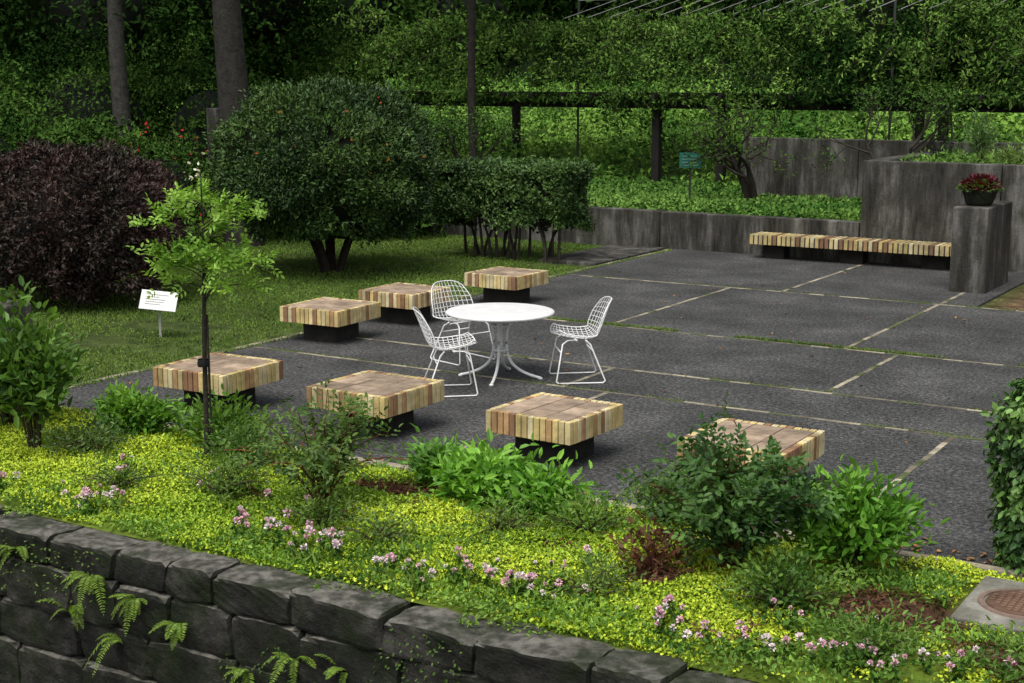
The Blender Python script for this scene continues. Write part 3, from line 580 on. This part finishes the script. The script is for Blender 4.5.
def fol(name,P,L,W,A,B,seed,mat=None,bias=(0,0,.3),hi=False,f=.9,parent=None,droop=.2):
    n=len(P); b=MB(); b.leaves(P,unit(R.normal(size=(n,3))*.8+A3(*bias)),unit(R.normal(size=(n,3))*.6+A3(0,-.35,.9)),L*R.uniform(.6,1.3,n),W*R.uniform(.7,1.2,n),lcol(P,A,B,f,seed,cl=.6),hi=hi,droop=droop); return b.make(name,mat or M_far,parent)
n=105000; t=R.uniform(.12,math.pi*.7,n); P=np.c_[R.uniform(-33,1,n),31.4-1.85*np.cos(t)*R.uniform(.82,1.14,n),2.6+1.75*np.sin(t)*R.uniform(.78,1.12,n)]
P[:,1]-=.5*nz(P,1.6,4); P[:,2]+=.38*nz(P,1.1,6)+.25*nz(P,3,7); P[:,2]=np.maximum(P[:,2],2.66+R.uniform(-.06,.12,n)); kp=(nz(P,1.5,8)+.6*nz(P,4,18)+R.normal(size=n)*.15>-.30); P=P[kp]
m2=12000; x=R.uniform(-33,1,m2); hang=np.clip(nz(np.c_[x,x*0],1.9,3)-.3,0,1); Q=np.c_[x,29.8+R.normal(size=m2)*.12,2.70-np.abs(R.normal(size=m2))*(.06+.8*hang)]
fol('climbing_vine_leaves',np.concatenate([P,Q]),.125,.062,(.012,.034,.008),(.11,.205,.04),61,bias=(0,-.2,-.1),parent=e)
b=MB(); SP=[]
for i in range(220):
    s=A3(R.uniform(-30,0),R.uniform(29.5,31),R.uniform(2.9,4.5)); dx=R.normal()*.7; c=qcurve(s,s+A3(dx*.5,-.3,.6),s+A3(dx,-.9,R.uniform(-.8,.55)),8); b.tube(c,.006,A3(.06,.05,.03),4); SP.append(c)
b.make('vine_shoots',M_bark,e); SP=np.concatenate(SP); P=SP[R.integers(0,len(SP),10000)]+R.normal(size=(10000,3))*.06
fol('shoot_leaves',P,.12,.05,(.05,.11,.02),(.18,.30,.06),66,parent=e)
b=MB()
for v in (-25.1,-21.4,-8.1): 
    for j in range(2): b.tube([(v+R.normal()*.1,29.82,.4),(v+R.normal()*.15,29.8,1.4),(v+R.normal()*.1,29.85,2.6)],.025,A3(.05,.04,.03),6)
b.make('vine_stems',M_bark,e)

# small branching trees behind low wall
def bare_tree(name,v,u,z0,h,r,lean,nl,A,B):
    e=empty(name,(v,u,z0)); b=MB(); tips=[]
    def br(p,d,l,rad,lev):
        q=p+d*l*.5+R.normal(size=3)*l*.08; en=p+d*l+A3(0,0,l*.08); c=qcurve(p,q,en,6); b.tube(c,np.linspace(rad,rad*.6,6),A3(.045,.038,.03),6); 
        if lev==0: tips.extend(c[2:]); return
        for k in range(3):
            nd=unit((d+R.normal(size=3)*.6+A3(0,0,.1))[None])[0]; br(en if k<2 else c[4],nd,l*R.uniform(.6,.85),rad*.5,lev-1)
    for i in range(3):
        a=R.uniform(0,6.28); br(A3(math.cos(a)*.06,math.sin(a)*.06,-.1),unit(A3(math.cos(a)*lean,math.sin(a)*lean,1)[None])[0],h*.36,r,3)
    b.make('trunk',M_bark,e); tips=np.array(tips); P=tips[R.integers(0,len(tips),nl)]+R.normal(size=(nl,3))*.12
    fol('foliage',P,.08,.045,A,B,5,parent=e)
bare_tree('multi_stem_tree',-11.0,27.0,.55,2.5,.085,.5,1300,(.03,.07,.012),(.09,.17,.03))
bare_tree('multi_stem_tree',-17.2,26.2,.55,2.2,.06,.5,1500,(.025,.06,.012),(.07,.14,.03))
bare_tree('multi_stem_tree',-8.4,27.2,1.3,1.9,.05,.7,1300,(.025,.06,.012),(.07,.14,.03))

# groundcover on raised bed and hillside
n=45000; P=np.c_[R.uniform(-21,-7.9,n),R.uniform(24.32,29.8,n)]; P=P[~((P[:,1]>27.9)&(P[:,0]>-12))]; P3=np.c_[P,tz(P[:,0],P[:,1])+R.uniform(0,.18,len(P))+.06*nz(P,1.5,2)]
fol('ivy_groundcover',P3,.10,.065,(.04,.11,.02),(.15,.27,.055),71,bias=(0,0,.2),f=1.2)
n=70000; P=np.c_[R.uniform(-42,-3,n),29.8+18*R.random(n)**1.2]; P3=np.c_[P,tz(P[:,0],P[:,1])+R.uniform(0,.25,n)+.18*nz(P,1.0,2)]
fol('hillside_groundcover',P3,.16,.11,(.045,.12,.02),(.19,.34,.06),72,bias=(0,0,.2),f=1.0)
n=12000; P=np.c_[R.uniform(-7.55,3,n),R.uniform(24.4,27.9,n),np.full(n,1.56)]; P[:,2]+=np.abs(R.normal(size=n))*.09*(1+nz(P,1.5,3)*.6)
fol('planter_groundcover',P,.10,.045,(.04,.10,.02),(.14,.25,.05),73,bias=(0,0,.8),f=1.5)
shrub('tall_grassy_plant',-6.3,25.4,1.0,.22,14,380,.16,.03,(.08,.16,.05),(.2,.32,.12),z0=1.55)
shrub('tall_grassy_plant',-5.6,24.9,.4,.4,22,450,.14,.03,(.12,.2,.05),(.26,.36,.12),z0=1.55)

# background shrubs: lumps of foliage
def lumps(name,LL,L,W,A,B,seed,dens=420):
    Ps=[]; e=empty(name)
    for i,(v,u,z,rx,ry,rz_) in enumerate(LL):
        n=int(dens*(rx*ry+rx*rz_+ry*rz_)*4); d=rdir(n); k=(1+.18*nz(d,3,seed+i)+.1*nz(d,8,seed+i+50))*(1-np.abs(R.normal(size=n))*.12)
        P=d*A3(rx,ry,rz_)*k[:,None]+A3(v,u,z); keep=(nz(P,1.7,seed+9)>-.6)|(R.random(n)<.5); P=P[keep]; Ps.append(P)
        ico_core(e,(v,u,z),np.array((rx,ry,rz_))*.62,(.008,.013,.006),seed+i,-.5)
    P=np.concatenate(Ps); P=P[P[:,2]>0]; fol('foliage',P,L,W,A,B,seed,parent=e,f=1.1)
lumps('background_shrubs',[(-19.5,24.5,1.2,1.6,1.4,1.5),(-22.5,24,1.6,2,1.6,2),(-26,23.5,1.8,2.2,2,2.2),(-21.5,19.0,1.0,1.5,1.5,1.4),(-20.3,15.8,1.2,1.6,1.6,1.6),(-24,18,1.6,2,2,2.2),(-17.2,23.2,.7,1.1,.9,1.0),(-19.3,21.8,.9,1.2,1.1,1.2),(-28,20,2,2.5,2.5,2.8)],.12,.065,(.014,.038,.008),(.075,.15,.028),200,250)
lumps('flowering_shrub',[(-20.0,19.6,.9,1.2,1.0,1.25)],.09,.05,(.03,.07,.015),(.08,.15,.03),230,380)
n=80; d=rdir(n); P=d*A3(1.28,1.08,1.33)+A3(-20.0,19.6,.95); fol('red_blossoms',P,.08,.06,(.3,.02,.02),(.45,.05,.04),3,M_petal)
n=55; d=rdir(n); d[:,2]=np.abs(d[:,2]); P=d*A3(1.75,1.75,1.36)+A3(-14.85,18.35,1.62); fol('red_leaf_tips',P,.06,.04,(.3,.06,.02),(.45,.14,.03),3,M_petal)

LL=[]
for i in range(30):
    v=-62+i*2.5+R.uniform(-1,1); u=R.uniform(44,54); LL.append((v,u,R.uniform(4.5,9),R.uniform(2.4,4),R.uniform(2,3),R.uniform(3,5)))
lumps('distant_trees',LL,.34,.2,(.014,.038,.007),(.08,.16,.03),300,32)
LL=[(-30,27,4.5,2.6,2.2,3),(-34,31,5,3,3,3.5),(-26,29,5.5,2.5,2,2.2),(-38,26,4,3,3,4),(-31,23,5.5,2.5,2.5,2.5),(-35,20,4,3,3,4)]
lumps('background_trees',LL,.19,.11,(.007,.022,.005),(.045,.10,.02),340,90)

def tall_tree(name,v,u,z0,r,h,col,seed):
    e=empty(name,(v,u,z0)); b=MB(); z=np.linspace(-.2,h,14); P=np.c_[.15*np.sin(z*.4+seed),.12*np.cos(z*.5+seed),z]; b.tube(P,r*(1.25-.75*z/h)*np.where(z<.3,1.25,1),A3(*col),14); tips=[]
    for i in range(12):
        a=R.uniform(0,6.28); s=P[R.integers(8,13)]; d=A3(math.cos(a),math.sin(a),.45); l=R.uniform(1.8,3); c=qcurve(s,s+d*l*.5+A3(0,0,.3),s+d*l,8); b.tube(c,np.linspace(r*.3,.03,8),A3(*col),7); tips.append(c)
    b.make('trunk',M_bark,e,smooth=True); tips=np.array(tips).reshape(-1,3); n=5000; Q=tips[R.integers(0,len(tips),n)]+R.normal(size=(n,3))*.55
    fol('foliage',Q,.2,.11,(.03,.07,.014),(.08,.15,.03),seed,parent=e)
tall_tree('tall_tree',-18.8,20.4,0,.27,11,(.036,.033,.027),1)
tall_tree('tall_tree',-22.9,21.6,0,.17,10,(.055,.053,.045),2)
tall_tree('tall_tree',-18.7,28.6,.5,.09,10,(.03,.026,.022),3)
b=MB(); b.box((-20.9,21.9,-.1),(-20.6,22.2,2.5),A3(.3,.3,.28)); b.make('concrete_post',M_conc,bevel=.02)

# ------------------------------------------------------------------ light, world, camera
W=bpy.data.worlds.new('World'); scene.world=W; W.use_nodes=True; wn=W.node_tree; bg=wn.nodes['Background']
sky=wn.nodes.new('ShaderNodeTexSky'); sky.sky_type='NISHITA'; sky.sun_disc=False
el=math.radians(64); azv=A3(.10,-1,0)/np.linalg.norm(A3(.10,-1,0))
sky.sun_elevation=el; sky.sun_rotation=math.atan2(azv[0],azv[1]); sky.dust_density=4; sky.air_density=1
hs=wn.nodes.new('ShaderNodeHueSaturation'); hs.inputs['Saturation'].default_value=.3     # hazy, nearly white cloud cover
wn.links.new(sky.outputs[0],hs.inputs['Color']); wn.links.new(hs.outputs[0],bg.inputs[0]); bg.inputs[1].default_value=.15
sd=bpy.data.lights.new('sun','SUN'); sd.energy=2.6; sd.angle=math.radians(40); sd.color=(1,.97,.91); so=bpy.data.objects.new('sun',sd); link(so)
d=Vector((azv[0]*math.cos(el),azv[1]*math.cos(el),math.sin(el))); so.rotation_euler=d.to_track_quat('Z','Y').to_euler()
cam=bpy.data.cameras.new('camera'); co=bpy.data.objects.new('camera',cam); link(co); scene.camera=co
cam.sensor_width=36; cam.lens=1440/1024*36; cam.clip_end=800; co.location=(0,0,3.1); co.rotation_euler=(math.radians(90-10.37),0,math.radians(31.8))
scene.view_settings.view_transform='Standard'; scene.view_settings.look='None'; scene.view_settings.exposure=0
